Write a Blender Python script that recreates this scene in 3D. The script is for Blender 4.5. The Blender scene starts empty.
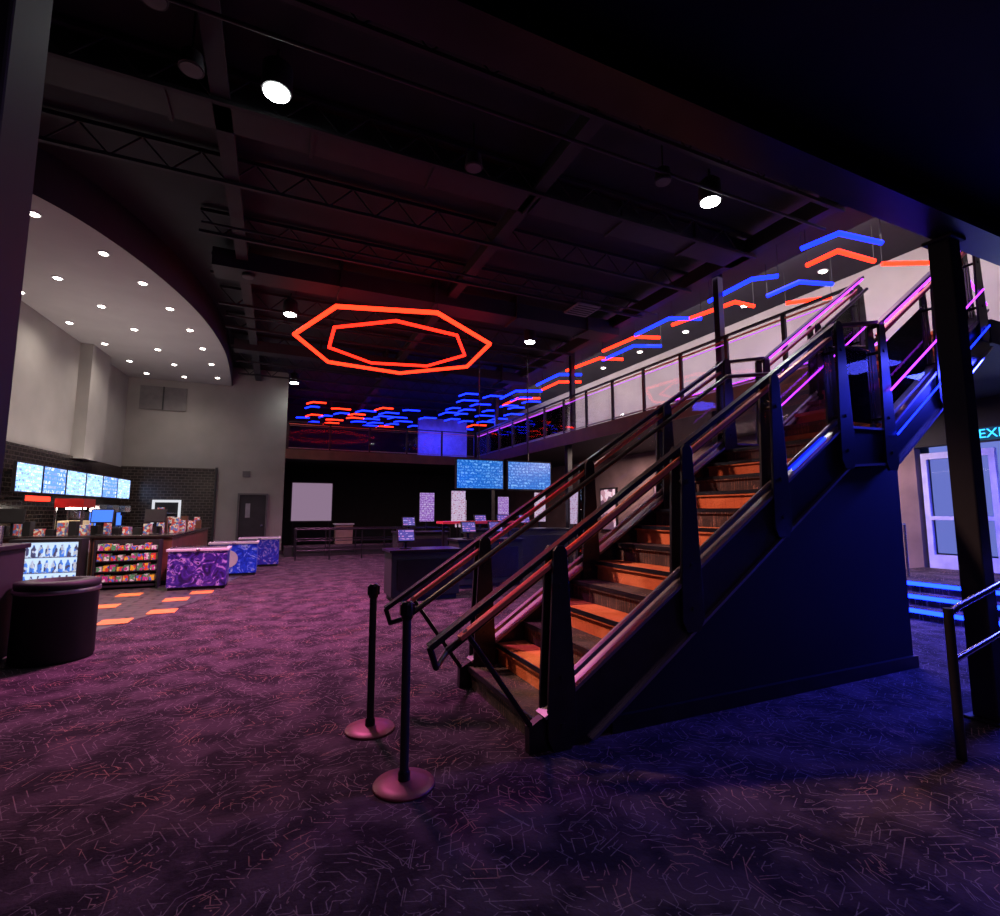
import bpy, math, random
from mathutils import Vector, Matrix
random.seed(7)
C=bpy.context.collection
# ---------------------------------------------------------------- materials
def nm(name):
    m=bpy.data.materials.new(name);m.use_nodes=True
    nt=m.node_tree;b=nt.nodes['Principled BSDF'];return m,nt,b
def P(name,col,rough=.6,metal=0,var=.15,scale=6,spec=.5,bump=0):
    m,nt,b=nm(name)
    tc=nt.nodes.new('ShaderNodeTexCoord');n=nt.nodes.new('ShaderNodeTexNoise');n.inputs['Scale'].default_value=scale
    n.inputs['Detail'].default_value=5
    nt.links.new(tc.outputs['Object'],n.inputs['Vector'])
    r=nt.nodes.new('ShaderNodeValToRGB')
    r.color_ramp.elements[0].position=.3;r.color_ramp.elements[1].position=.7
    r.color_ramp.elements[0].color=tuple(c*(1-var) for c in col)+(1,)
    r.color_ramp.elements[1].color=tuple(min(1,c*(1+var)) for c in col)+(1,)
    nt.links.new(n.outputs['Fac'],r.inputs[0]);nt.links.new(r.outputs[0],b.inputs['Base Color'])
    b.inputs['Roughness'].default_value=rough;b.inputs['Metallic'].default_value=metal
    b.inputs['Specular IOR Level'].default_value=spec
    if bump:
        bp=nt.nodes.new('ShaderNodeBump');bp.inputs['Strength'].default_value=bump
        nt.links.new(n.outputs['Fac'],bp.inputs['Height']);nt.links.new(bp.outputs[0],b.inputs['Normal'])
    return m
def E(name,col,s):
    m,nt,b=nm(name)
    b.inputs['Base Color'].default_value=(0,0,0,1);b.inputs['Specular IOR Level'].default_value=.1
    b.inputs['Emission Color'].default_value=tuple(col)+(1,);b.inputs['Emission Strength'].default_value=s
    return m
def glass(name,tint=(.93,.91,.95),rough=.03,ior=1.17):
    m,nt,b=nm(name);nt.nodes.remove(b)
    t=nt.nodes.new('ShaderNodeBsdfTransparent');t.inputs[0].default_value=tint+(1,)
    g=nt.nodes.new('ShaderNodeBsdfGlossy');g.inputs['Roughness'].default_value=rough;g.inputs[0].default_value=(1,1,1,1)
    fr=nt.nodes.new('ShaderNodeFresnel');fr.inputs[0].default_value=ior
    mx=nt.nodes.new('ShaderNodeMixShader')
    nt.links.new(fr.outputs[0],mx.inputs[0]);nt.links.new(t.outputs[0],mx.inputs[1]);nt.links.new(g.outputs[0],mx.inputs[2])
    nt.links.new(mx.outputs[0],nt.nodes['Material Output'].inputs[0]);return m
def carpet(name,base,line,patch,ring=9,cell=1.0,amt=1.0):
    m,nt,b=nm(name);N=nt.nodes.new;L=nt.links.new
    tc=N('ShaderNodeTexCoord')
    def M(op,a,b_=None):
        n=N('ShaderNodeMath');n.operation=op
        for k,v in((0,a),(1,b_)):
            if v is None:continue
            if isinstance(v,(int,float)):n.inputs[k].default_value=v
            else:L(v,n.inputs[k])
        return n.outputs[0]
    def lines(scale,rings,seed,w,thr):
        mp=N('ShaderNodeMapping');mp.inputs['Location'].default_value=(seed,seed*1.7,0);mp.inputs['Rotation'].default_value=(0,0,seed*.37)
        mp.inputs['Scale'].default_value=(scale,scale,1)
        L(tc.outputs['Object'],mp.inputs[0]);d=[]
        for dist in('CHEBYCHEV','MANHATTAN'):
            v=N('ShaderNodeTexVoronoi');v.voronoi_dimensions='2D';v.distance=dist;v.inputs['Scale'].default_value=1
            v.inputs['Randomness'].default_value=.85;L(mp.outputs[0],v.inputs['Vector']);d.append(v.outputs['Distance'])
        dd=M('MAXIMUM',d[0],M('MULTIPLY',d[1],.7071))
        l=M('LESS_THAN',M('FRACT',M('MULTIPLY',dd,rings)),w)
        nz=N('ShaderNodeTexNoise');nz.inputs['Scale'].default_value=8;nz.inputs['Detail'].default_value=2
        mp2=N('ShaderNodeMapping');mp2.inputs['Location'].default_value=(seed*3,5,seed);L(tc.outputs['Object'],mp2.inputs[0]);L(mp2.outputs[0],nz.inputs[0])
        return M('MULTIPLY',l,M('GREATER_THAN',nz.outputs[0],thr))
    mx=M('MAXIMUM',M('MAXIMUM',lines(1.35*cell,ring*1.25,1,.085,.50),lines(2.2*cell,ring*.8,2,.08,.52)),lines(3.3*cell,ring*.5,3,.07,.52))
    n=N('ShaderNodeTexNoise');n.inputs['Scale'].default_value=3.2;n.inputs['Detail'].default_value=7;L(tc.outputs['Object'],n.inputs[0])
    r=N('ShaderNodeValToRGB');r.color_ramp.elements[0].position=.44;r.color_ramp.elements[1].position=.60
    r.color_ramp.elements[0].color=base+(1,);r.color_ramp.elements[1].color=patch+(1,);L(n.outputs[0],r.inputs[0])
    nf=N('ShaderNodeTexNoise');nf.inputs['Scale'].default_value=45;nf.inputs['Detail'].default_value=3;L(tc.outputs['Object'],nf.inputs[0])
    nl=N('ShaderNodeTexNoise');nl.inputs['Scale'].default_value=3;L(tc.outputs['Object'],nl.inputs[0])
    ln=M('MULTIPLY',M('MULTIPLY',mx,M('MULTIPLY',nf.outputs[0],1.1*amt)),M('MULTIPLY',nl.outputs[0],1.7))
    # warm orange / pink fleck tint in the line yarn
    lc=N('ShaderNodeMix');lc.data_type='RGBA';lr=N('ShaderNodeValToRGB');lr.color_ramp.elements[0].position=.52;lr.color_ramp.elements[1].position=.62
    L(nl.outputs[0],lr.inputs[0]);L(lr.outputs[0],lc.inputs[0]);lc.inputs[6].default_value=line+(1,);lc.inputs[7].default_value=(.48,.26,.20,1)
    mm=N('ShaderNodeMix');mm.data_type='RGBA';L(ln,mm.inputs[0]);L(r.outputs[0],mm.inputs[6]);L(lc.outputs[2],mm.inputs[7])
    L(mm.outputs[2],b.inputs['Base Color']);b.inputs['Roughness'].default_value=.95;b.inputs['Specular IOR Level'].default_value=.15
    bp=N('ShaderNodeBump');bp.inputs['Strength'].default_value=.5;bp.inputs['Distance'].default_value=.015;L(nf.outputs[0],bp.inputs['Height']);L(bp.outputs[0],b.inputs['Normal'])
    return m
def brickmat(name,c1,c2,mort,scale=5,rough=.25,axis='XZ',ms=.03):
    m,nt,b=nm(name);tc=nt.nodes.new('ShaderNodeTexCoord')
    s=nt.nodes.new('ShaderNodeSeparateXYZ');c=nt.nodes.new('ShaderNodeCombineXYZ');nt.links.new(tc.outputs['Object'],s.inputs[0])
    nt.links.new(s.outputs[axis[0]],c.inputs[0]);nt.links.new(s.outputs[axis[1]],c.inputs[1])
    br=nt.nodes.new('ShaderNodeTexBrick');br.inputs['Scale'].default_value=scale
    br.inputs['Color1'].default_value=c1+(1,);br.inputs['Color2'].default_value=c2+(1,);br.inputs['Mortar'].default_value=mort+(1,)
    br.inputs['Mortar Size'].default_value=ms
    nt.links.new(c.outputs[0],br.inputs['Vector']);nt.links.new(br.outputs[0],b.inputs['Base Color']);b.inputs['Roughness'].default_value=rough
    return m
def screenmat(name,bg,fg,acc,s,scale=3.0,axis='YZ',roww=.9,rowh=.22,thr=.5):
    m,nt,b=nm(name);N=nt.nodes.new;L=nt.links.new
    tc=N('ShaderNodeTexCoord');sp=N('ShaderNodeSeparateXYZ');c=N('ShaderNodeCombineXYZ');L(tc.outputs['Object'],sp.inputs[0])
    L(sp.outputs[axis[0]],c.inputs[0]);L(sp.outputs[axis[1]],c.inputs[1])
    br=N('ShaderNodeTexBrick');br.inputs['Scale'].default_value=scale;br.inputs['Mortar Size'].default_value=.07
    br.inputs['Brick Width'].default_value=roww;br.inputs['Row Height'].default_value=rowh
    br.inputs['Color1'].default_value=fg+(1,);br.inputs['Color2'].default_value=acc+(1,);br.inputs['Mortar'].default_value=bg+(1,)
    L(c.outputs[0],br.inputs['Vector'])
    n=N('ShaderNodeTexNoise');n.inputs['Scale'].default_value=scale*3;L(c.outputs[0],n.inputs[0])
    g=N('ShaderNodeMath');g.operation='GREATER_THAN';g.inputs[1].default_value=thr;L(n.outputs[0],g.inputs[0])
    mm=N('ShaderNodeMix');mm.data_type='RGBA';L(g.outputs[0],mm.inputs[0]);mm.inputs[6].default_value=bg+(1,);L(br.outputs[0],mm.inputs[7])
    L(mm.outputs[2],b.inputs['Emission Color']);b.inputs['Emission Strength'].default_value=s;b.inputs['Base Color'].default_value=(0,0,0,1)
    b.inputs['Roughness'].default_value=.2
    return m
def graphic(name,c1,c2,c3,scale=3,emis=0):
    m,nt,b=nm(name);N=nt.nodes.new;L=nt.links.new
    tc=N('ShaderNodeTexCoord');v=N('ShaderNodeTexVoronoi');v.inputs['Scale'].default_value=scale;L(tc.outputs['Object'],v.inputs['Vector'])
    r=N('ShaderNodeValToRGB');r.color_ramp.interpolation='CONSTANT'
    r.color_ramp.elements[0].color=c1+(1,);r.color_ramp.elements[1].color=c2+(1,);r.color_ramp.elements[1].position=.4
    e=r.color_ramp.elements.new(.72);e.color=c3+(1,)
    sp=N('ShaderNodeSeparateColor');L(v.outputs['Color'],sp.inputs[0]);L(sp.outputs[0],r.inputs[0]);L(r.outputs[0],b.inputs['Base Color'])
    b.inputs['Roughness'].default_value=.35
    if emis: L(r.outputs[0],b.inputs['Emission Color']);b.inputs['Emission Strength'].default_value=emis
    return m
def wrap(name,dark,mid,lite,scale,emis=.12):
    m,nt,b=nm(name);N=nt.nodes.new;L=nt.links.new
    tc=N('ShaderNodeTexCoord');n=N('ShaderNodeTexNoise');n.inputs['Scale'].default_value=scale;n.inputs['Detail'].default_value=3;n.inputs['Distortion'].default_value=2.5
    L(tc.outputs['Object'],n.inputs[0]);r=N('ShaderNodeValToRGB');r.color_ramp.elements[0].position=.38;r.color_ramp.elements[0].color=dark+(1,)
    r.color_ramp.elements[1].position=.55;r.color_ramp.elements[1].color=mid+(1,)
    e=r.color_ramp.elements.new(.64);e.color=lite+(1,);e=r.color_ramp.elements.new(.69);e.color=dark+(1,)
    L(n.outputs[0],r.inputs[0]);L(r.outputs[0],b.inputs['Base Color']);L(r.outputs[0],b.inputs['Emission Color']);b.inputs['Emission Strength'].default_value=emis
    b.inputs['Roughness'].default_value=.3;return m
black=P('black_steel',(.014,.013,.016),.30,.2,.3,8)
blackm=P('matte_black',(.012,.011,.014),.7,0,.3,4)
ceilm=P('ceiling_black',(.010,.010,.015),.85,0,.3,2)
deckm=P('deck_dark',(.015,.014,.019),.8,0,.3,3)
ductm=P('duct_paint',(.011,.010,.014),.7,0,.3,3)
greyw=P('grey_plaster',(.23,.215,.20),.85,0,.08,1.5)
soffm=P('soffit_grey',(.33,.31,.31),.85,0,.05,1.5)
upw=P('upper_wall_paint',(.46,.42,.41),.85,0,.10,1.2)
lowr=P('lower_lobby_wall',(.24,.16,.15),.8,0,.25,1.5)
skirtm=P('skirt_black_paint',(.006,.006,.009),.75,0,.2,2,.25)
wood=P('wood_brown',(.17,.07,.04),.35,0,.35,5)
woodtop=P('counter_dark_top',(.03,.022,.02),.25,0,.2,6)
copper_redlit=P('handrail_copper_redlit',(.75,.20,.13),.30,.5,.1,8)  # copper tone with the red neon light on the rails painted in
steel=P('stainless',(.55,.55,.58),.25,1,.05,8)
brushed=P('brushed_edge_steel',(.30,.27,.30),.35,.9,.1,8)
white=P('white_enamel',(.6,.6,.62),.5,0,.05,6)
orange_tile=P('orange_tile',(.9,.30,.06),.4,0,.1,3)
tilem=brickmat('grey_tile',(.075,.07,.06),(.09,.085,.075),(.02,.02,.02),1.2,.35,'XY')
brick=brickmat('black_glazed_brick',(.018,.014,.014),(.034,.024,.022),(.085,.07,.065),2.6,.25,'XZ',.022)
brickL=brickmat('black_glazed_brick_side',(.018,.014,.014),(.034,.024,.022),(.075,.06,.055),2.6,.25,'YZ',.022)
carp=carpet('patterned_carpet',(.018,.011,.018),(.36,.29,.31),(.062,.040,.055),9,1.2,.8)
stair_or=carpet('stair_carpet_orange',(.66,.16,.06),(.15,.05,.04),(.82,.25,.10),9,2,.5)
stair_dk=carpet('stair_carpet_dark',(.06,.045,.045),(.35,.18,.12),(.11,.08,.075),9,2)
gls=glass('clear_glass')
redn=E('neon_red',(1,.014,.006),5);redcore=E('neon_orange',(1,.020,.006),6)
bluen=E('neon_blue',(.004,.014,1),7);purn=E('neon_purple',(.40,.03,1),5)
blueled=E('led_blue_step',(.004,.020,1),14)
lamp=E('lamp_white',(.93,1,.96),40);lampw=E('lamp_warm',(1,.9,.78),22);lampd=E('lamp_dim',(.9,.92,1),.8)
# ---------------------------------------------------------------- mesh builder
class B:
    def __init__(s,name):s.n=name;s.v=[];s.f=[];s.m=[];s.mi=[];s.sm=[]
    def mat(s,m):
        if m not in s.m:s.m.append(m)
        return s.m.index(m)
    def add(s,vs,fs,m,smooth=False):
        o=len(s.v);s.v+=[tuple(v) for v in vs];k=s.mat(m)
        for f in fs:s.f.append([i+o for i in f]);s.mi.append(k);s.sm.append(smooth)
    def box(s,x0,x1,y0,y1,z0,z1,m):
        vs=[(x,y,z) for z in(z0,z1) for y in(y0,y1) for x in(x0,x1)]
        s.add(vs,[(0,2,3,1),(4,5,7,6),(0,1,5,4),(2,6,7,3),(0,4,6,2),(1,3,7,5)],m);return s
    def rbox(s,c,size,m,rz=0,ry=0,rx=0):
        M=Matrix.Translation(c)@Matrix.Rotation(rz,4,'Z')@Matrix.Rotation(ry,4,'Y')@Matrix.Rotation(rx,4,'X')
        a,b,d=[k/2 for k in size]
        vs=[M@Vector((x,y,z)) for z in(-d,d) for y in(-b,b) for x in(-a,a)]
        s.add(vs,[(0,2,3,1),(4,5,7,6),(0,1,5,4),(2,6,7,3),(0,4,6,2),(1,3,7,5)],m);return s
    def cyl(s,p0,p1,r0,m,r1=None,n=20):
        p0=Vector(p0);p1=Vector(p1);r1=r0 if r1 is None else r1
        d=(p1-p0).normalized();u=d.orthogonal().normalized();w=d.cross(u)
        vs=[];
        for p,r in((p0,r0),(p1,r1)):
            for i in range(n):
                a=2*math.pi*i/n;vs.append(p+(u*math.cos(a)+w*math.sin(a))*r)
        s.add(vs,[(i,(i+1)%n,n+(i+1)%n,n+i) for i in range(n)],m,True)
        s.add(vs,[tuple(range(n-1,-1,-1)),tuple(range(n,2*n))],m);return s
    def lathe(s,c,prof,m,n=32):
        vs=[];k=len(prof)
        for r,z in prof:
            for i in range(n):
                a=2*math.pi*i/n;vs.append((c[0]+r*math.cos(a),c[1]+r*math.sin(a),c[2]+z))
        s.add(vs,[(j*n+i,j*n+(i+1)%n,(j+1)*n+(i+1)%n,(j+1)*n+i) for j in range(k-1) for i in range(n)],m,True)
        s.add(vs,[tuple(range(n-1,-1,-1)),tuple(range((k-1)*n,k*n))],m);return s
    def tube(s,pts,r,m,n=12):
        for a,b in zip(pts[:-1],pts[1:]):
            s.cyl(a,b,r,m,n=n)
        for p in pts[1:-1]: s.ball(p,r*1.01,m)
        return s
    def ball(s,p,r,m,n=10):
        k=6;prof=[(max(.0005,r*math.sin(math.pi*j/k)),-r*math.cos(math.pi*j/k)) for j in range(k+1)]
        return s.lathe(p,prof,m,n)
    def prismY(s,pts,y0,y1,m):   # pts in xz
        n=len(pts);vs=[(x,y0,z) for x,z in pts]+[(x,y1,z) for x,z in pts]
        s.add(vs,[tuple(range(n)),tuple(range(2*n-1,n-1,-1))]+[(i,n+i,n+(i+1)%n,(i+1)%n) for i in range(n)],m);return s
    def prismZ(s,pts,z0,z1,m):
        n=len(pts);vs=[(x,y,z0) for x,y in pts]+[(x,y,z1) for x,y in pts]
        s.add(vs,[tuple(range(n-1,-1,-1)),tuple(range(n,2*n))]+[(i,(i+1)%n,n+(i+1)%n,n+i) for i in range(n)],m);return s
    def done(s,bevel=0):
        me=bpy.data.meshes.new(s.n);me.from_pydata(s.v,[],s.f)
        for m in s.m:me.materials.append(m)
        for p,k,sm in zip(me.polygons,s.mi,s.sm):p.material_index=k;p.use_smooth=sm
        me.update();o=bpy.data.objects.new(s.n,me);C.objects.link(o)
        if bevel:
            b=o.modifiers.new('bevel','BEVEL');b.width=bevel;b.segments=2;b.limit_method='ANGLE';b.angle_limit=.7
        return o
def text(s,loc,size,m,rot,parent=None,name='lettering',ext=.004):
    cv=bpy.data.curves.new(name,'FONT');cv.body=s;cv.size=size;cv.extrude=ext;cv.align_x='CENTER';cv.align_y='CENTER'
    cv.materials.append(m);o=bpy.data.objects.new(name,cv);C.objects.link(o);o.location=loc;o.rotation_euler=rot
    if parent:o.parent=parent
    return o
# ---------------------------------------------------------------- shell
B('floor').box(-7,17,-5,27,-.1,0,carp).done()
B('tile_floor').prismZ([(-5.6,7.6),(-2.15,7.7),(-1.2,9.85),(-.95,11.2),(-.9,12.2),(-.2,16.4),(-.2,19.9),(-4.8,19.9),(-5.55,15)],.0,.006,tilem).done()
b=B('orange_floor_tiles')
for x,y in((-1.5,9.15),(-1.95,8.57),(-2.42,9.99),(-2.36,11.2),(-1.5,10.3),(-3.0,9.0),(-3.3,10.8),(-1.2,11.0),(-2.7,8.2)):
    b.rbox((x,y,.009),(.36,.36,.006),orange_tile)
b.done()
B('ceiling').box(-7,17,-5,27,6.7,6.8,ceilm).done()
def quadwall(name,p,q,z0,z1,th,m):
    p=Vector(p);q=Vector(q);d=(q-p).normalized();nrm=Vector((-d.y,d.x))*th
    return B(name).prismZ([tuple(p),tuple(q),tuple(q+nrm),tuple(p+nrm)],z0,z1,m).done()
quadwall('wall_left',(-5.75,6),(-4.7,20),0,6.7,.2,greyw)
def LW(y):return -5.75+.075*(y-6)   # wall x at y
B('wall_left_pilaster').prismZ([(LW(16.4)-.05,16.4),(LW(16.4)+.28,16.4),(LW(17.6)+.28,17.6),(LW(17.6)-.05,17.6)],2.9,6.1,greyw).done()
quadwall('wall_left_near',(-5.75,-5),(-5.75,6),0,6.7,.2,blackm)
B('wall_back').box(-5.2,.22,20,20.2,0,6.7,greyw).done()
B('wall_back_return').box(.02,.22,20.2,26.4,0,6.7,greyw).done()
B('wall_back_lobby').box(.22,13,26.2,26.4,0,6.7,blackm).done()
B('wall_front').box(-7,17,-5.2,-5,0,6.7,blackm).done()
xr=11.4
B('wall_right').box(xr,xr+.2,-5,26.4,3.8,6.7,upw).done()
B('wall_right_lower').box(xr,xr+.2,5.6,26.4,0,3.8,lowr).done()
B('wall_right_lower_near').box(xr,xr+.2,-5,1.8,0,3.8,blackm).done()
B('lintel_over_doors').box(xr,xr+.2,1.8,5.6,2.75,3.8,blackm).done()
B('wall_exterior_backdrop').box(15,15.1,-1,8,0,4,P('dusk_street',(.10,.12,.16),.8)).done()
B('wall_back_brick_panel').box(-4.72,-2.0,19.93,19.998,0,3.0,brick).box(-2.0,-1.94,19.9,19.998,0,3.04,blackm).done()
B('wall_left_brick_panel').prismZ([(LW(10)+.01,10),(LW(10)+.06,10),(LW(19.9)+.06,19.9),(LW(19.9)+.01,19.9)],0,2.95,brickL).done()
vg=P('vent_grey',(.12,.11,.11),.7)
B('trim_vent').box(-4.35,-3.0,19.95,19.99,4.95,5.75,vg).box(-3.7,-3.66,19.93,19.95,4.95,5.75,blackm).done()
B('baseboard_back').box(-1.94,.22,19.97,19.998,0,.12,blackm).done()
b=B('door_1').box(-1.2,-.35,19.94,19.995,0,2.1,blackm)
dfg=P('door_frame_grey',(.08,.075,.08),.5)
b.box(-1.26,-1.2,19.9,19.997,0,2.16,dfg).box(-.35,-.29,19.9,19.997,0,2.16,dfg).box(-1.2,-.35,19.9,19.997,2.1,2.16,dfg)
b.box(-.5,-.42,19.88,19.94,1.0,1.05,steel).box(-1.0,-.85,19.93,19.94,1.3,1.8,P('sign_dk',(.2,.2,.22),.4)).done()
B('wall_sign_plate').box(-1.15,-.9,19.97,19.998,2.75,2.95,dfg).done()
# curved soffit
cur=[(-5.7,7.2),(-5.0,7.55),(-4.2,8.05),(-3.6,8.5),(-3.1,9.05),(-2.65,9.9),(-2.2,11.1),(-1.82,12.6),(-1.6,14.2),(-1.5,15.9),(-1.55,17.8),(-1.65,19.99)]
def smooth_curve(p,k=3):
    for _ in range(k):
        q=[p[0]]
        for a,c in zip(p[:-1],p[1:]):
            q+=[(a[0]*.75+c[0]*.25,a[1]*.75+c[1]*.25),(a[0]*.25+c[0]*.75,a[1]*.25+c[1]*.75)]
        q.append(p[-1]);p=q
    return p
cs=smooth_curve(cur)
so=B('ceiling_curved_soffit').prismZ(cs+[(-4.7,19.99),(-5.65,7.2)],6.0,6.12,soffm)
fas=[(x+.02,y-.02) for x,y in cs]
n=len(cs);vs=[(x,y,5.97) for x,y in fas]+[(x,y,6.69) for x,y in fas]
so.add(vs,[(i,i+1,n+i+1,n+i) for i in range(n-1)],blackm,True);so.done()
dl=B('recessed_downlights')
row1=[(-3.55,9.4),(-2.95,10.4),(-2.6,11.5),(-2.35,12.75),(-2.15,14.1),(-2.05,15.6),(-2.0,17.2),(-2.0,18.9)]
row2=[(-4.5,10.6),(-4.05,11.9),(-3.7,13.2),(-3.4,14.6),(-3.2,16.2),(-3.05,17.7),(-3.0,19.2)]
row3=[(-5.0,13.0),(-4.7,14.7),(-4.4,16.2),(-4.2,17.8),(-4.05,19.2)]
for x,y in row1+row2+row3:
    dl.cyl((x,y,5.985),(x,y,6.0),.09,white,n=20);dl.cyl((x,y,5.975),(x,y,5.986),.058,lampw,n=20)
dl.done()
dl=B('recessed_downlights')
for y in(4.6,6.6,8.6,10.6,12.6,14.6,16.6):
    dl.cyl((10.6,y,6.68),(10.6,y,6.70),.10,white,n=20);dl.cyl((10.6,y,6.67),(10.6,y,6.682),.07,lampw,n=20)
dl.done()
# ceiling joists, beams, ducts (end at the balcony line)
xe_=8.0
j=B('ceiling_joists')
y=3.0
while y<25:
    xa=-5.4 if y<8 else -1.4
    j.box(xa,xe_,y-.03,y+.03,6.60,6.66,deckm);j.box(xa,xe_,y-.03,y+.03,6.22,6.27,deckm)
    x=xa
    while x<xe_-.7:
        j.cyl((x,y,6.62),(x+.35,y,6.25),.014,deckm,n=5);j.cyl((x+.35,y,6.25),(x+.7,y,6.62),.014,deckm,n=5);x+=.7
    y+=1.6
j.done()
bm=B('ceiling_beams')
for x in(-.8,3.4,7.9):
    bm.box(x-.1,x+.1,1.95,26,6.28,6.34,deckm).box(x-.02,x+.02,1.95,26,6.3,6.62,deckm)
bm.done()
dk=B('air_duct').box(-5.3,xe_,6.3,6.75,6.28,6.6,ductm)
for i in range(8):dk.box(-4.6+i*1.6,-4.56+i*1.6,6.27,6.78,6.25,6.63,ductm)
dk.done()
dk=B('air_duct').box(-1.3,xe_,10.3,10.9,6.1,6.45,ductm).box(-1.3,xe_,15.6,16.0,6.1,6.4,ductm)
for x in(1,3,5,7):dk.box(x,x+.04,10.25,10.95,6.06,6.66,ductm).box(x,x+.04,15.55,16.05,6.05,6.66,ductm)
dk.done()
cd=B('ceiling_conduits')
for yy,zz in((4.1,6.15),(4.9,6.1),(8.9,6.15),(13.1,6.15)):
    cd.cyl((-1.3 if yy>8 else -5.3,yy,zz),(xe_,yy,zz),.022,ductm,n=8)
cd.done()
grl=P('grille',(.06,.055,.06),.6)
for x,y in((-1.0,5.6),(-1.2,4.9),(-.7,10.5),(4.7,5.0),(2.2,5.8),(3.0,17)):
    b=B('ceiling_speaker');b.cyl((x,y,6.05),(x,y,6.22),.12,ductm,r1=.10,n=24).cyl((x,y,6.04),(x,y,6.05),.10,grl,n=24).cyl((x,y,6.22),(x,y,6.69),.012,ductm,n=6).done()
b=B('ceiling_vent').box(5.9,6.5,9.0,9.6,6.08,6.12,P('vent_grey2',(.16,.15,.16),.6))
for i in range(5):b.box(5.94,6.46,9.05+i*.11,9.08+i*.11,6.07,6.08,blackm)
b.box(6.19,6.21,9.29,9.31,6.12,6.7,ductm).done()
def spot(x,y,z,e,col=(.95,1,.97),size=2.4,blend=.8,name='lamp',to=None,soft=.1):
    l=bpy.data.lights.new(name,'SPOT');l.energy=e;l.color=col;l.spot_size=size;l.spot_blend=blend;l.shadow_soft_size=soft
    o=bpy.data.objects.new(name,l);C.objects.link(o);o.location=(x,y,z)
    if to:o.rotation_euler=(Vector(to)-Vector((x,y,z))).to_track_quat('-Z','Y').to_euler()
    return o
for x,y,z in((-.2,5.7,6.2),(5.8,5.2,6.2),(.1,12.5,6.2),(6.2,11.9,6.2),(.4,19.3,6.2)):
    b=B('ceiling_downlight')
    b.lathe((x,y,z-.03),[(.155,0),(.165,.03),(.16,.3),(.10,.36)],ductm,28);b.cyl((x,y,z-.045),(x,y,z-.028),.135,lamp,n=28)
    b.cyl((x,y,z+.3),(x,y,6.69),.02,ductm,n=8).done()
    spot(x,y,z-.08,170 if x>5 and y<6 else 50,name='downlight_light')
# ---------------------------------------------------------------- near mezzanine over the camera
mz=B('ceiling_mezzanine')
mz.box(-5.7,xr,-5,1.95,3.95,4.25,ceilm)
mz.box(-5.7,xr,1.82,2.06,3.67,3.71,black).box(-5.7,xr,1.92,1.96,3.7,4.1,black).box(-5.7,xr,1.82,2.06,4.08,4.12,black)
for k in range(4):
    yy=.6-k*1.3;mz.box(-5.7,xr,yy-.05,yy+.05,3.7,3.95,ceilm)
mz.done()
B('mezzanine_guardrail').box(-5.7,xr,1.9,1.98,4.25,5.3,blackm).done()
colm=P('column_paint',(.008,.007,.011),.62,0,.2,4,.35)
def column(x,y,h,w):
    b=B('steel_column');b.box(x-w/2,x+w/2,y-w/2,y+w/2,.02,h,colm);b.box(x-w*.8,x+w*.8,y-w*.8,y+w*.8,.0,.02,colm)
    b.box(x-w*.7,x+w*.7,y-w*.7,y+w*.7,h-.03,h,colm).done(.012)
column(4.8,2.03,3.67,.15);column(-.90,1.93,3.67,.24)
# ---------------------------------------------------------------- staircase
yn,yf=2.95,4.25
X0,RUN,RISE=1.6,.262,.17
def T(x):
    if x<4.8:return .649*(x-X0)+.17
    if x<5.5:return 2.21+.05
    return 2.21+.05+(x-5.5)*.7
st=B('staircase')
for i in range(13):
    x=X0+i*RUN;z=(i+1)*RISE;m=stair_or if i%2==1 else stair_dk
    xe=x+RUN+.02 if i<12 else 5.55
    st.box(x-.025,xe,yn+.03,yf-.03,z-.045,z,m);st.box(x,x+.02,yn+.03,yf-.03,z-RISE,z-.045,m)
    st.box(x-.03,x-.018,yn+.03,yf-.03,z-.03,z+.003,black)
for i in range(9):
    x=5.5+i*RUN;z=2.21+(i+1)*.177;m=stair_or if i%2==0 else stair_dk
    xe=x+RUN+.02 if i<8 else 7.85
    st.box(x-.025,xe,yn+.03,yf-.03,z-.045,z,m);st.box(x,x+.02,yn+.03,yf-.03,z-.177,z-.045,m)
sp=[(1.50,0),(1.50,.16),(1.6,T(1.6)+.04),(4.8,T(4.79)+.05),(5.5,2.31),(7.72,3.92),(7.72,3.46),(5.62,1.98),(4.9,1.93),(1.95,0)]
for y in(yn,yf):
    st.prismY(sp,y-.03,y+.03,black)
for y in(yn-.05,yf-.05):
    for a,c in(((1.6,T(1.6)+.04),(4.8,T(4.79)+.05)),((4.8,T(4.79)+.05),(5.5,2.31)),((5.5,2.31),(7.72,3.92)),((1.95,.02),(4.9,1.95)),((4.9,1.93),(5.62,1.98)),((5.62,1.98),(7.72,3.46))):
        dx=c[0]-a[0];dz=c[1]-a[1];Ln=math.hypot(dx,dz)
        st.rbox(((a[0]+c[0])/2,y+.05,(a[1]+c[1])/2),(Ln,.12,.022),brushed,ry=-math.atan2(dz,dx))
st.prismY([(5.62,1.99),(7.72,3.47),(7.72,3.50),(5.62,2.02)],yn+.03,yf-.03,blackm)
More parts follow.
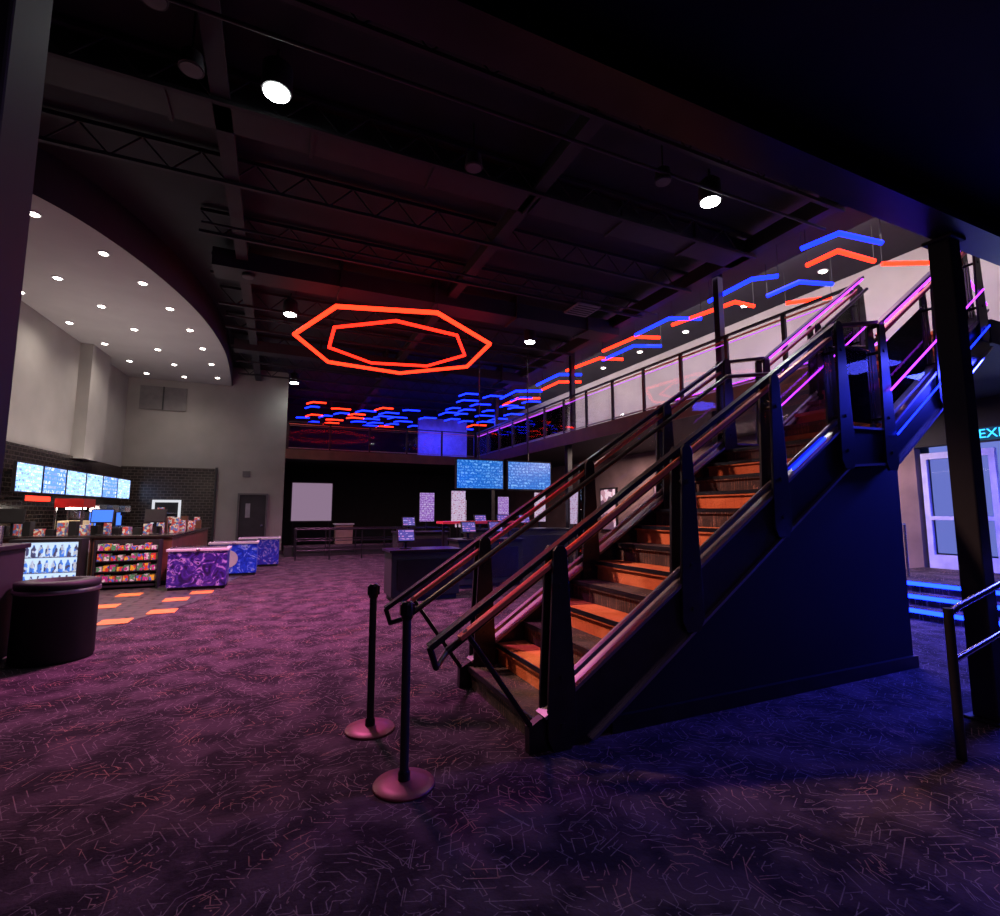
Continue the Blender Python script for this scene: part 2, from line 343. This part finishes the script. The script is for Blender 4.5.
# blue led under the near stringer by the landing
st.rbox((4.30,yn-.04,2.02),(.55,.014,.022),bluen,ry=-math.atan2(.649,1))
st.done()
sk=[(2.05,0),(5.75,0),(5.75,2.03),(5.65,1.97),(4.92,1.9)]
B('wall_stair_skirt').prismY(sk,yn+.035,yn+.08,skirtm).prismY(sk,yf-.08,yf-.035,skirtm).box(5.7,5.75,yn+.08,yf-.08,0,2.0,skirtm).done()
B('baseboard_stair').box(2.15,5.77,yn+.0,yn+.034,0,.11,black).done()
def railing(name,y,inn):
    b=B(name)
    for x,h in((1.72,1.0),(2.85,1.0),(3.88,1.0),(4.82,1.02),(5.5,1.12),(6.55,1.0),(7.55,1.0)):
        top=T(x)+h+.03;bot=max(0.0,T(x)-.36) if x>2 else 0.0
        if x>7:bot=3.5
        wb,wt=.105,.05
        for s in(-1,1):
            yy=y+s*.055
            pts=[(x-wb*.6,bot),(x-wb,bot+.08),(x-wb*.95,bot+.35),(x-wt,top-.03),(x-wt*.5,top),(x+wt*.5,top),(x+wt,top-.03),(x+wb*.95,bot+.35),(x+wb,bot+.08),(x+wb*.6,bot)]
            b.prismY(pts,yy-.012,yy+.012,black)
        for k in(.12,.35,.8):
            zz=bot+(top-bot)*k;b.cyl((x,y-.075,zz),(x,y+.075,zz),.016,black,n=12)
    for a,c in((1.8,2.78),(2.92,3.81),(3.95,4.75),(4.9,5.42),(5.58,6.48),(6.62,7.48)):
        b.prismY([(a,T(a)+.10),(c,T(c)+.10),(c,T(c)+.86),(a,T(a)+.86)],y-.006,y+.006,gls)
    def flat(p,q,w,h,m):
        dx=q[0]-p[0];dz=q[1]-p[1];b.rbox(((p[0]+q[0])/2,p[2],(p[1]+q[1])/2),(math.hypot(dx,dz)+.01,w,h),m,ry=-math.atan2(dz,dx))
    def Zr(x,h):return .649*(x-X0)+.17+h
    yi=y+inn*.11
    flat((.86,Zr(.86,1.02),y),(4.84,Zr(4.84,1.02),y),.07,.035,black)
    flat((4.82,Zr(4.82,1.02),y),(5.5,3.42,y),.07,.035,black)
    flat((5.5,3.38,y),(7.7,4.92,y),.07,.035,black)
    b.tube([(1.0,yi,Zr(1.0,.86)),(4.75,yi,Zr(4.75,.86)),(5.55,yi,3.2),(7.6,yi,4.68)],.024,black)
    flat((1.05,Zr(1.05,.93),y),(4.75,Zr(4.75,.93),y),.055,.03,copper_redlit)
    flat((5.55,3.3,y),(7.6,4.72,y),.055,.03,copper_redlit)
    for x in(1.72,2.85,3.88,4.82):
        b.cyl((x,y,Zr(x,.8)),(x,yi,Zr(x,.86)),.01,black,n=8)
    b.tube([(.86,y,Zr(.86,1.02)),(.9,y,Zr(.86,1.02)-.12),(1.0,yi,Zr(1.0,.86))],.02,black)
    b.tube([(1.08,y,Zr(1.08,.95)),(1.62,y,.02)],.018,black)
    flat((1.75,T(1.75)+.12,y),(4.78,T(4.78)+.12,y),.05,.03,brushed)
    flat((5.55,T(5.55)+.12,y),(7.6,T(7.6)+.10,y),.05,.03,brushed)
    # glowing strips added for neon reflections along the upper flight glass
    yo=y-.085
    b.rbox((6.55,yo,4.12),(2.5,.012,.022),purn,ry=-math.atan2(1.54,2.2))
    b.rbox((6.55,yo,3.42),(2.5,.012,.018),purn,ry=-math.atan2(1.54,2.2))
    b.rbox((6.6,yo,2.98),(2.5,.012,.018),bluen,ry=-math.atan2(1.54,2.2))
    return b.done(.003)
railing('stair_railing',yn-.0,1);railing('stair_railing',yf,-1)
# ---------------------------------------------------------------- balconies
fz0,fz1=3.46,3.8
fascia=P('fascia_dark',(.13,.06,.045),.4,.1,.2,3)
B('balcony_floor_slab').box(7.72,xr,2.9,26.2,fz0+.05,fz1,blackm).box(7.70,7.72,4.3,19.9,fz0,fz1+.02,fascia).box(.22,7.72,19.92,26.2,fz0+.05,fz1,blackm).box(.22,7.72,19.9,19.92,fz0,fz1+.02,fascia).done()
B('balcony_floor_carpet').box(7.75,xr,2.9,26.1,fz1,fz1+.01,stair_dk).box(.25,7.75,20,26.1,fz1,fz1+.01,stair_dk).done()
def guard(name,p,q,z,step,strip=None):
    b=B(name);p=Vector((p[0],p[1],0));q=Vector((q[0],q[1],0));Ln=(q-p).length;d=(q-p)/Ln;nn=max(1,round(Ln/step));ang=math.atan2(d.y,d.x)
    for i in range(nn+1):
        c=p+d*Ln*i/nn
        b.rbox((c.x,c.y,z+.42),(.07,.05,1.25),black,rz=ang)
        if i<nn:
            c2=p+d*Ln*(i+.5)/nn;b.rbox((c2.x,c2.y,z+.5),(Ln/nn-.12,.012,.8),gls,rz=ang)
            b.rbox((c2.x,c2.y,z+.905),(Ln/nn-.12,.016,.012),strip or brushed,rz=ang)
    mid=(p+q)/2
    b.rbox((mid.x,mid.y,z+1.06),(Ln,.07,.035),black,rz=ang);b.rbox((mid.x,mid.y,z+.97),(Ln,.035,.025),copper_redlit,rz=ang)
    b.rbox((mid.x,mid.y,z+.07),(Ln,.04,.03),brushed,rz=ang)
    return b.done()
guard('balcony_railing',(7.75,4.35),(7.75,19.85),fz1,1.2,E('rail_reflection_violet',(.5,.06,.8),1.6))  # violet emission under the top rail imitates neon reflected in the glass
guard('balcony_railing',(.28,19.95),(7.7,19.95),fz1,1.5)
for x,y in((7.95,7.2),(7.95,12.8),(7.95,18.6)):
    B('steel_column').box(x-.08,x+.08,y-.08,y+.08,0,fz0+.06,black).box(x-.16,x+.16,y-.16,y+.16,0,.02,black).done(.008)
    B('steel_column').box(x+.1,x+.24,y-.07,y+.07,fz1+.012,6.7,black).box(x+.05,x+.29,y-.12,y+.12,fz1+.011,fz1+.03,black).done(.008)
# ---------------------------------------------------------------- neon
def poly(cx,cy,z,rx,ry,n,a0):
    return [(cx+rx*math.cos(math.radians(a0+360*i/n)),cy+ry*math.sin(math.radians(a0+360*i/n)),z) for i in range(n)]
o=B('neon_octagon_pendant')
out=[(.2,11.9,5.5),(.9,9.9,5.5),(2.8,9.4,5.5),(4.5,10.7,5.5),(4.65,12.7,5.5),(3.1,14.1,5.5),(1.1,13.8,5.5)]
o.tube(out+[out[0],out[1]],.045,redcore)
inn=poly(2.55,11.85,5.52,1.72,1.68,7,205)
o.tube(inn+[inn[0],inn[1]],.036,redn)
for p in out[::2]+inn[::3]:o.cyl(p,(p[0],p[1],6.69),.006,blackm,n=6)
o.done()
def neon(name,chs,r=.035):
    b=B(name)
    for pts,m in chs:
        b.tube(pts,r,m)
        for p in(pts[0],pts[-1]):b.cyl(p,(p[0],p[1],6.69),.005,blackm,n=6)
    b.done()
neon('neon_chevron_lights',[
 ([(8.05,5.35,6),(8.15,4.78,6),(9.1,4.67,6)],bluen),([(8.7,5.7,6),(8.7,5.14,6),(9.66,5.1,6)],redcore),
 ([(8.56,8.98,6),(8.84,7.4,6),(9.4,7.39,6)],redcore),([(8.3,7.6,6),(8.25,6.5,6),(8.6,6.2,6)],bluen),
 ([(8.2,9.9,6),(8.2,8.7,6),(8.9,8.4,6)],bluen),([(9.9,7.0,6),(10.5,6.4,6)],redcore),([(9.9,5.1,6),(10.7,4.7,6)],redcore),
 ([(9.2,6.9,6),(9.2,6.2,6),(9.9,6.0,6)],bluen),([(8.2,11.3,6),(8.3,10.0,6),(8.9,9.8,6)],redcore)],.042)
neon('neon_chevron_lights',[
 ([(8.7,12.0,6),(8.7,10.6,6),(9.4,10.3,6)],bluen),([(8.3,13.4,6),(8.5,11.9,6),(9.2,11.7,6)],redcore),
 ([(8.3,15.4,6),(8.3,13.9,6),(9,13.6,6)],bluen),([(8.8,15.9,6),(8.8,14.7,6),(9.5,14.4,6)],redcore),
 ([(8.0,17.9,6),(8.0,16.5,6),(8.9,16.1,6)],bluen),([(8.6,19,6),(8.6,17.6,6),(9.4,17.2,6)],redcore)],.042)
chs=[];random.seed(3)
for i in range(6):
    for k in range(5):
        if random.random()<.15:continue
        x=.9+k*.95+random.uniform(-.3,.3);y=20.4+i*.9;m=redcore if random.random()<.4 else bluen
        chs.append(([(x,y+random.uniform(.1,.6),5.75),(x+.2,y,5.75),(x+random.uniform(.5,.8),y,5.75)],m))
neon('neon_ceiling_cluster',chs,.030)
chs=[]
for i in range(7):
    for k in range(4):
        x=6.2+k*.9+random.uniform(-.3,.3);y=16.9+i*1.25+random.uniform(-.3,.3);m=redcore if random.random()<.16 else bluen
        chs.append(([(x,y+random.uniform(.3,.8),5.8),(x+.1,y,5.8),(x+random.uniform(.4,.8),y-.1,5.8)],m))
neon('neon_ceiling_cluster',chs,.030)
B('feature_wall_panel').box(5.9,8.3,22.6,22.75,fz1+.01,5.9,P('bluelit_wall_panel',(.35,.35,.6),.6)).done()  # blue light on this wall is mixed into its base colour
b=B('neon_gallery_lines')
b.tube([(11.33,3.2,4.5),(11.33,20,4.5)],.022,purn,8).tube([(11.33,5.5,5.0),(11.33,12,5.0)],.018,purn,8)
b.tube([(9.0,3.4,4.4),(10.4,4.2,5.6),(11.3,4.6,5.6)],.02,purn,8).done()
# ---------------------------------------------------------------- stanchions
basem=P('stanchion_base',(.20,.045,.065),.45,.3,.1,6)
def stan(x,y):
    b=B('stanchion_post')
    b.lathe((x,y,0),[(.0005,0),(.168,0),(.170,.008),(.165,.016),(.10,.022),(.04,.032),(.0005,.032)],basem,40)
    b.cyl((x,y,.02),(x,y,.93),.025,blackm,n=24);b.lathe((x,y,.05),[(.034,-.02),(.034,.015),(.027,.03)],black,24)
    b.lathe((x,y,.93),[(.027,-.04),(.034,-.03),(.034,.05),(.029,.06),(.0005,.062)],black,24)
    b.box(x-.042,x+.042,y-.012,y+.012,.915,.975,black);b.box(x-.012,x+.012,y-.042,y+.042,.915,.975,black)
    b.done()
stan(.66,3.70);stan(.71,2.90)
# ---------------------------------------------------------------- concession
c=B('concession_counter')
c.box(-5.0,-1.95,12.4,13.1,0,.98,wood).box(-5.0,-1.9,12.34,13.15,.98,1.03,woodtop)
c.box(-2.6,-1.95,13.1,18.4,0,.98,wood).box(-2.65,-1.9,13.1,18.45,.98,1.03,woodtop).box(-5.0,-1.97,12.385,12.4,0,.1,blackm)
for x in(-3.3,-2.6):c.box(x,x+.03,12.385,12.4,.1,.98,woodtop)
c.done(.006)
B('back_counter').box(-4.55,-3.95,13.6,19.2,0,.92,wood).box(-4.6,-3.9,13.55,19.25,.92,.96,steel).done()
cand=[graphic('candy_a',(.8,.08,.05),(.9,.6,.05),(.1,.2,.7),22,.12),graphic('candy_b',(.1,.4,.15),(.8,.8,.75),(.6,.05,.3),22,.12)]
r=B('candy_rack').box(-3.12,-2.12,12.05,12.3,.05,.1,blackm)
for x in(-3.15,-2.12):r.box(x,x+.03,12.0,12.33,0,.95,blackm)
r.box(-3.12,-2.12,12.3,12.33,.05,.95,blackm)
for k in range(4):
    z=.14+k*.2;r.box(-3.12,-2.12,12.02,12.3,z,z+.02,blackm)
    for i in range(9):
        h=random.uniform(.07,.14);r.box(-3.1+i*.108,-3.02+i*.108,12.04,12.24,z+.02,z+.02+h,cand[(i+k)%2])
r.done()
f=B('drink_cooler').box(-4.35,-3.3,11.85,12.3,0,.08,blackm).box(-4.35,-3.3,12.25,12.3,.08,.95,white).box(-4.35,-4.3,11.85,12.25,.08,.95,blackm).box(-3.35,-3.3,11.85,12.25,.08,.95,blackm).box(-4.35,-3.3,11.85,12.3,.95,1.0,blackm)
f.box(-4.3,-3.35,12.2,12.25,.1,.92,E('cooler_backlight',(.6,.8,1),1.3))
bt=graphic('bottles',(.1,.3,.9),(.7,.8,.9),(.1,.1,.2),14,.7)
for k in range(3):
    f.box(-4.3,-3.35,11.9,12.2,.1+k*.28,.11+k*.28,white)
    for i in range(9):
        x=-4.24+i*.103;f.lathe((x,11.98,.11+k*.28),[(.036,0),(.038,.14),(.015,.19),(.015,.22)],bt,10)
f.box(-4.3,-3.35,11.86,11.87,.08,.95,gls).done()
ang=math.atan(.075)
scr=[screenmat('menu_screen_a',(.32,.56,1),(.08,.15,.4),(.9,.9,1),1.8,5,'YZ',.9,.35),screenmat('menu_screen_b',(.12,.30,1),(.8,.85,1),(.08,.15,.45),1.6,4,'YZ',1.0,.4)]
for i in range(6):
    y=13.4+i*1.06
    mb=B('menu_board').rbox((LW(y)+.47,y,2.2),(.06,1.0,.62),blackm,rz=-ang).rbox((LW(y)+.505,y,2.2),(.012,.96,.57),scr[i%3==1],rz=-ang)
    mb.rbox((LW(y)+.27,y,2.3),(.34,.06,.06),blackm,rz=-ang)
    mb.done()
redw=E('heat_glow',(1,.03,.015),4)
p=B('popcorn_machine')
re=P('red_enamel',(.6,.03,.02),.3)
p.box(-4.5,-3.98,14.2,15.0,.962,1.1,re).box(-4.5,-3.98,14.2,15.0,1.6,1.8,re)
for x,y in((-4.5,14.2),(-4.02,14.2),(-4.5,14.96),(-4.02,14.96)):p.box(x,x+.04,y,y+.04,1.1,1.6,steel)
p.box(-4.44,-4.04,14.26,14.94,1.1,1.3,graphic('popcorn',(.9,.75,.4),(.95,.85,.55),(.8,.6,.3),40,.3)).box(-4.35,-4.1,14.4,14.8,1.56,1.6,lampw).cyl((-4.2,14.6,1.35),(-4.2,14.6,1.52),.14,steel)
p.done()
B('illuminated_sign').rbox((LW(13.7)+.55,13.7,1.78),(.05,.9,.1),redw,rz=-ang).rbox((LW(13.7)+.51,13.7,1.78),(.04,.96,.14),blackm,rz=-ang).rbox((LW(13.7)+.27,13.7,1.78),(.5,.04,.04),blackm,rz=-ang).done()
blu=E('dispenser_blue',(.06,.2,1),1.4)
for i,y in enumerate((15.7,16.8,18.0)):
    d=B('soda_dispenser').box(-4.5,-3.98,y-.3,y+.3,.962,1.1,steel).box(-4.5,-4.2,y-.3,y+.3,1.1,1.6,blackm).box(-4.5,-4.0,y-.3,y+.3,1.5,1.68,steel)
    d.box(-4.2,-4.19,y-.24,y+.24,1.12,1.48,blu if i%2==0 else lampd)
    for k in range(4):d.cyl((-4.1,y-.2+k*.13,1.4),(-4.1,y-.2+k*.13,1.5),.02,blackm,n=8)
    d.done()
it=B('counter_snack_items')
gm1=graphic('snack_multi',(.7,.1,.08),(.85,.75,.6),(.15,.25,.6),24,.2)
for i in range(22):
    x=-2.5+random.uniform(0,.35);y=13.3+i*.22;h=random.uniform(.12,.38)
    it.box(x,x+.14,y,y+.13,1.031,1.031+h,gm1 if i%3 else wood)
it.done()
it=B('counter_snack_items')
for i in range(15):
    x=-4.9+i*.18;h=random.uniform(.1,.3);it.box(x,x+.12,12.86,13.08,1.031,1.031+h,gm1 if i%2 else blackm)
it.done()
for x in(-4.6,-3.2,-2.3):
    m=B('register_monitor').cyl((x,12.6,1.031),(x,12.6,1.05),.1,blackm).box(x-.02,x+.02,12.59,12.61,1.05,1.3,blackm).rbox((x,12.57,1.42),(.38,.03,.28),blackm,rx=-.2)
    m.rbox((x,12.55,1.42),(.34,.012,.24),blu if x==-3.2 else blackm,rx=-.2).done()
B('lit_display_case').box(-3.75,-3.69,19.79,19.92,1.1,1.9,lampd).box(-3.01,-2.95,19.79,19.92,1.1,1.9,lampd).box(-3.69,-3.01,19.79,19.92,1.82,1.9,lampd).box(-3.69,-3.01,19.90,19.92,1.1,1.82,blackm).box(-3.69,-3.01,19.78,19.9,1.1,1.13,steel).box(-3.69,-3.01,19.80,19.9,1.45,1.47,steel).box(-3.6,-3.4,19.82,19.88,1.47,1.65,gm1).box(-3.3,-3.1,19.82,19.88,1.13,1.35,gm1).done()
pd=[(-1.35,11.75,wrap('cooler_wrap_dark',(.015,.008,.07),(.06,.025,.30),(.5,.32,.7),5)),(-.88,13.85,wrap('cooler_wrap_blue',(.010,.03,.45),(.02,.07,.80),(.35,.45,.9),4)),(-.38,15.8,wrap('cooler_wrap_violet',(.05,.02,.38),(.02,.04,.6),(.5,.3,.7),5))]
for x,y,m in pd:
    k=B('ice_cream_freezer').box(x-.5,x+.5,y-.33,y+.33,.06,.74,m).box(x-.53,x+.53,y-.36,y+.36,.74,.79,white).box(x-.48,x+.48,y-.3,y+.3,.79,.82,gls).box(x-.48,x+.48,y-.3,y+.3,.0,.06,blackm)
    k.box(x-.04,x+.04,y-.38,y-.35,.75,.78,steel)
    if m is pd[1][2]:k.cyl((x-.1,y-.345,.4),(x-.1,y-.33,.4),.2,white,n=28)
    k.done(.01)
t=B('trash_drum');t.lathe((-2.04,6.75,0),[(.32,0),(.34,.03),(.34,.72),(.35,.74),(.35,.79),(.2,.80),(.18,.76),(.0005,.76)],colm,40)
t.lathe((-2.04,6.75,0),[(.352,.68),(.356,.69),(.356,.71),(.352,.72)],brushed,40).done()
t=B('condiment_stand').box(-3.1,-2.42,6.3,7.0,.05,1.12,blackm).box(-3.14,-2.39,6.26,7.04,1.12,1.17,colm).box(-3.05,-2.5,6.34,6.96,0,.05,blackm)
t.box(-2.95,-2.75,6.5,6.8,1.17,1.32,blackm).cyl((-2.55,6.65,1.17),(-2.55,6.65,1.36),.06,steel)
t.done(.01)
# ---------------------------------------------------------------- ticket kiosks
purps=screenmat('kiosk_screen',(.08,.06,.30),(.4,.35,.8),(.5,.15,.45),1.3,5,'XZ')
def kiosk(x,y,w,d,h,nn=None):
    k=B('ticket_counter').box(x,x+w,y,y+d,.08,h,blackm).box(x-.04,x+w+.04,y-.04,y+d+.04,h,h+.04,black).box(x+.04,x+w-.04,y+.04,y+d-.04,0,.08,blackm)
    k.box(x+.1,x+w-.1,y-.012,y,.2,h-.12,black);k.done(.008)
    for i in range(nn or max(1,int(w/.6))):
        xx=x+.3+i*.6
        B('kiosk_monitor').cyl((xx,y+d/2,h+.041),(xx,y+d/2,h+.06),.11,black).box(xx-.02,xx+.02,y+d/2-.02,y+d/2+.02,h+.06,h+.25,black).rbox((xx,y+d/2-.03,h+.27),(.32,.03,.24),black,rx=-.35).rbox((xx,y+d/2-.048,h+.276),(.27,.01,.19),purps,rx=-.35).done()
kiosk(1.8,8.5,1.2,.6,.82,1);kiosk(3.3,9.4,1.4,.6,.92,2);kiosk(4.3,11.2,2.6,.7,1.05,3);kiosk(2.6,11.6,1.2,.6,1.0,1)
B('counter_hood').box(3.2,4.9,10.12,10.6,1.25,1.30,P('red_laminate',(.7,.06,.05),.4)).box(3.25,3.3,10.3,10.35,0,1.25,black).box(4.8,4.85,10.3,10.35,0,1.25,black).done()
gv=screenmat('poster_violet',(.28,.10,.50),(.7,.55,.9),(.5,.3,.8),.8,9,'XZ',.9,.5,.45);gw=screenmat('poster_white',(.62,.50,.68),(.30,.12,.30),(.45,.08,.12),.9,9,'XZ',.9,.5,.55)
def pst(x,y,z0,z1,m):
    B('poster_stand').box(x,x+.4,y+.005,y+.03,z0,z1,black).box(x+.01,x+.39,y,y+.005,z0+.01,z1-.01,m).box(x+.18,x+.22,y+.03,y+.06,0,z1-.1,black).box(x+.05,x+.35,y-.1,y+.15,0,.02,black).done()
pst(3.35,12.6,1.25,2.0,gv);pst(4.1,12.3,1.25,2.05,gw);pst(6.6,10.6,1.2,2.0,gw);pst(5.3,15.5,1.0,1.9,gw);pst(6.6,15.0,1.1,2.0,gv);pst(7.2,13.6,1.2,2.1,gw)
tvm=screenmat('tv_screen_blue',(.008,.11,.50),(.16,.42,.85),(.02,.18,.62),1.15,5.5,'XZ',1.4,.45)
for x in(4.45,6.0):
    t=B('hanging_tv').box(x,x+1.45,12.98,13.05,2.12,2.98,blackm).box(x+.04,x+1.41,12.965,12.98,2.16,2.94,tvm)
    t.cyl((x+.7,13.02,2.98),(x+.7,13.02,6.69),.02,black,n=8).done()
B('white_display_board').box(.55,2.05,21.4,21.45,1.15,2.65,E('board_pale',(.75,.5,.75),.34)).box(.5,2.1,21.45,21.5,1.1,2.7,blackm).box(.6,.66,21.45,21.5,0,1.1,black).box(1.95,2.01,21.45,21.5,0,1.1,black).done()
B('display_podium').box(2.15,2.8,20.6,21.1,.1,1.0,P('podium_wood',(.35,.22,.18),.5)).box(2.1,2.85,20.55,21.15,1.0,1.05,white).box(2.2,2.75,20.65,21.05,0,.1,blackm).done()
rr=B('ramp_railing')
for y in(16.9,18.35):
    for x in(.6,1.6,2.6,3.6,4.6,5.6):rr.cyl((x,y,0),(x,y,.95),.022,black,n=10)
    rr.cyl((.6,y,.95),(5.6,y,.95),.024,black,n=10).cyl((.6,y,.6),(5.6,y,.6),.015,black,n=8).cyl((.6,y,.3),(5.6,y,.3),.015,black,n=8)
rr.done()
B('ramp_platform').box(.3,5.7,18.5,19.8,0,.3,carp).box(.3,5.7,18.46,18.5,0,.32,blackm).done()
# ---------------------------------------------------------------- entrance right
e=B('entrance_steps')
for i in range(3):
    e.box(8.3+i*.32,9.3,1.2,5.4,i*.15,(i+1)*.15-.001,carp);
e.box(9.26,xr-.01,-1,5.6,0,.449,carp)
for i in range(3):
    e.box(8.275+i*.32,8.3+i*.32,1.3,5.3,(i+1)*.15-.06,(i+1)*.15-.006,blueled)
e.done()
fr=P('door_frame_white_bluelit',(.6,.62,.85),.4)  # white paint tinted blue for the blue light on the doors
outg=E('outside_glow',(.20,.26,.80),.8)
for i,y in enumerate((2.0,3.2,4.4)):
    d=B('door_%d'%(i+2)).box(xr-.02,xr+.06,y,y+.09,.45,2.62,fr).box(xr-.02,xr+.06,y+1.01,y+1.1,.45,2.62,fr).box(xr-.02,xr+.06,y+.09,y+1.01,2.5,2.62,fr).box(xr-.02,xr+.06,y+.09,y+1.01,.45,.7,fr)
    d.box(xr-.02,xr+.05,y+.09,y+1.01,1.35,1.42,fr).box(xr+.02,xr+.03,y+.09,y+1.01,.7,2.5,gls).cyl((xr-.07,y+.2,1.2),(xr-.07,y+.2,1.8),.015,steel,n=10)
    d.done()
B('street_glow_panel').box(14.9,14.95,0,7,.5,3.4,outg).done()  # glowing panel added outside to tint the door glass blue
ex=B('exit_sign').box(xr-.12,xr-.04,4.02,4.62,2.72,3.0,blackm).box(xr-.128,xr-.12,4.05,4.59,2.75,2.97,E('exit_face',(.01,.06,.12),1)).box(xr-.04,xr,4.3,4.36,2.8,2.9,black).done()
text('EXIT',(xr-.132,4.32,2.86),.22,E('exit_letters',(.03,.4,1),3),(math.pi/2,0,-math.pi/2),ex)
h=B('stair_handrail')
h.cyl((3.88,1.80,0),(3.88,1.80,.9),.026,black,n=14).cyl((5.7,1.80,0),(5.7,1.80,1.25),.026,black,n=14)
h.tube([(3.88,1.80,.86),(4.0,1.80,.9),(5.7,1.80,1.24)],.02,steel).tube([(3.9,1.80,.58),(5.7,1.80,.92)],.016,steel).done()
h=B('entry_handrail')
for y in(1.6,4.9):
    h.tube([(8.1,y,0),(8.1,y,.85),(9.2,y,1.3),(9.5,y,1.3),(9.5,y,.45)],.02,steel)
h.done()
for y in(7.0,9.5,12.0,15):
    B('movie_poster_case').box(xr-.08,xr-.001,y,y+1.0,.8,2.4,black).box(xr-.09,xr-.08,y+.06,y+.94,.86,2.34,graphic('poster_art_%d'%y,(.5,.3,.35),(.15,.08,.12),(.8,.65,.7),5,.8)).done()
# ---------------------------------------------------------------- lights
def area(name,loc,size,e,col,rot=(0,0,0),sy=None):
    l=bpy.data.lights.new(name,'AREA');l.energy=e;l.color=col;l.size=size
    if sy:l.shape='RECTANGLE';l.size_y=sy
    o=bpy.data.objects.new(name,l);C.objects.link(o);o.location=loc;o.rotation_euler=rot;return o
spot(.2,8.6,5.9,4300,(1,.25,.66),1.85,1.0,'magenta_wash',soft=.4)  # added washes supplementing the mixed neon light on the carpet
spot(1.5,15.0,5.9,1600,(1,.3,.72),2.0,1.0,'magenta_wash_back',soft=.4)
spot(-1.2,5.9,6.0,2100,(1,.52,.38),.62,.8,'stair_fill_spot',to=(3.1,3.6,1.1),soft=.15)  # added spot, no fixture of its own, brightens risers and rails
spot(6.6,4.2,6.55,600,(1,.55,.6),1.3,.8,'upper_flight_fill',to=(6.6,3.6,3.2),soft=.2)  # added fill to lift the dark upper treads
area('blue_wash',(6.6,2.2,3.3),.6,24,(.07,.08,1))
area('blue_wash_entry',(8.1,2.6,3.3),1.0,560,(.03,.04,1))
area('violet_gallery',(9.2,7,6.3),2.5,60,(.75,.5,1),sy=6)
area('warm_gallery',(9.3,11,6.45),1.2,420,(1,.88,.87),(0,math.radians(-55),0),sy=18)
area('blue_back',(6.8,20.8,5.6),2,150,(.04,.05,1))
area('camera_side_dim',(1.5,-1,3.6),2,32,(.8,.5,.95))
area('entry_blue_fill',(10.9,3.4,2.6),1.0,25,(.4,.5,1),(0,math.radians(40),0))  # added blue fill inside the doors, not light from outdoors
area('under_balcony',(9.6,10,3.4),1.0,520,(1,.72,.64),sy=9)
for x,y in((-4.3,11),(-4.3,14),(-3.8,16.3),(-3.0,18.4),(-2.2,14.5)):
    spot(x,y,5.95,150,(1,.9,.8),2.6,.9,'soffit_downlight_light')
area('soffit_bounce',(-3.8,14.5,2.9),2.5,75,(1,.87,.8),(math.pi,0,0),sy=5)
area('counter_fill',(-3.0,10.8,3.2),1.0,75,(1,.8,.65),sy=3)  # added warm fill over the counter front, no lamp modelled there
w=bpy.data.worlds.new('w');bpy.context.scene.world=w;w.use_nodes=True;w.node_tree.nodes['Background'].inputs[0].default_value=(.02,.015,.03,1);w.node_tree.nodes['Background'].inputs[1].default_value=.3
# ---------------------------------------------------------------- camera
cam=bpy.data.cameras.new('camera');co=bpy.data.objects.new('camera',cam);C.objects.link(co)
cam.sensor_width=36;cam.lens=18;cam.clip_start=.05
co.location=(0,0,1.5);co.rotation_euler=(math.radians(96.16),0,math.radians(-24))
sc=bpy.context.scene;sc.camera=co
sc.view_settings.view_transform='Standard'
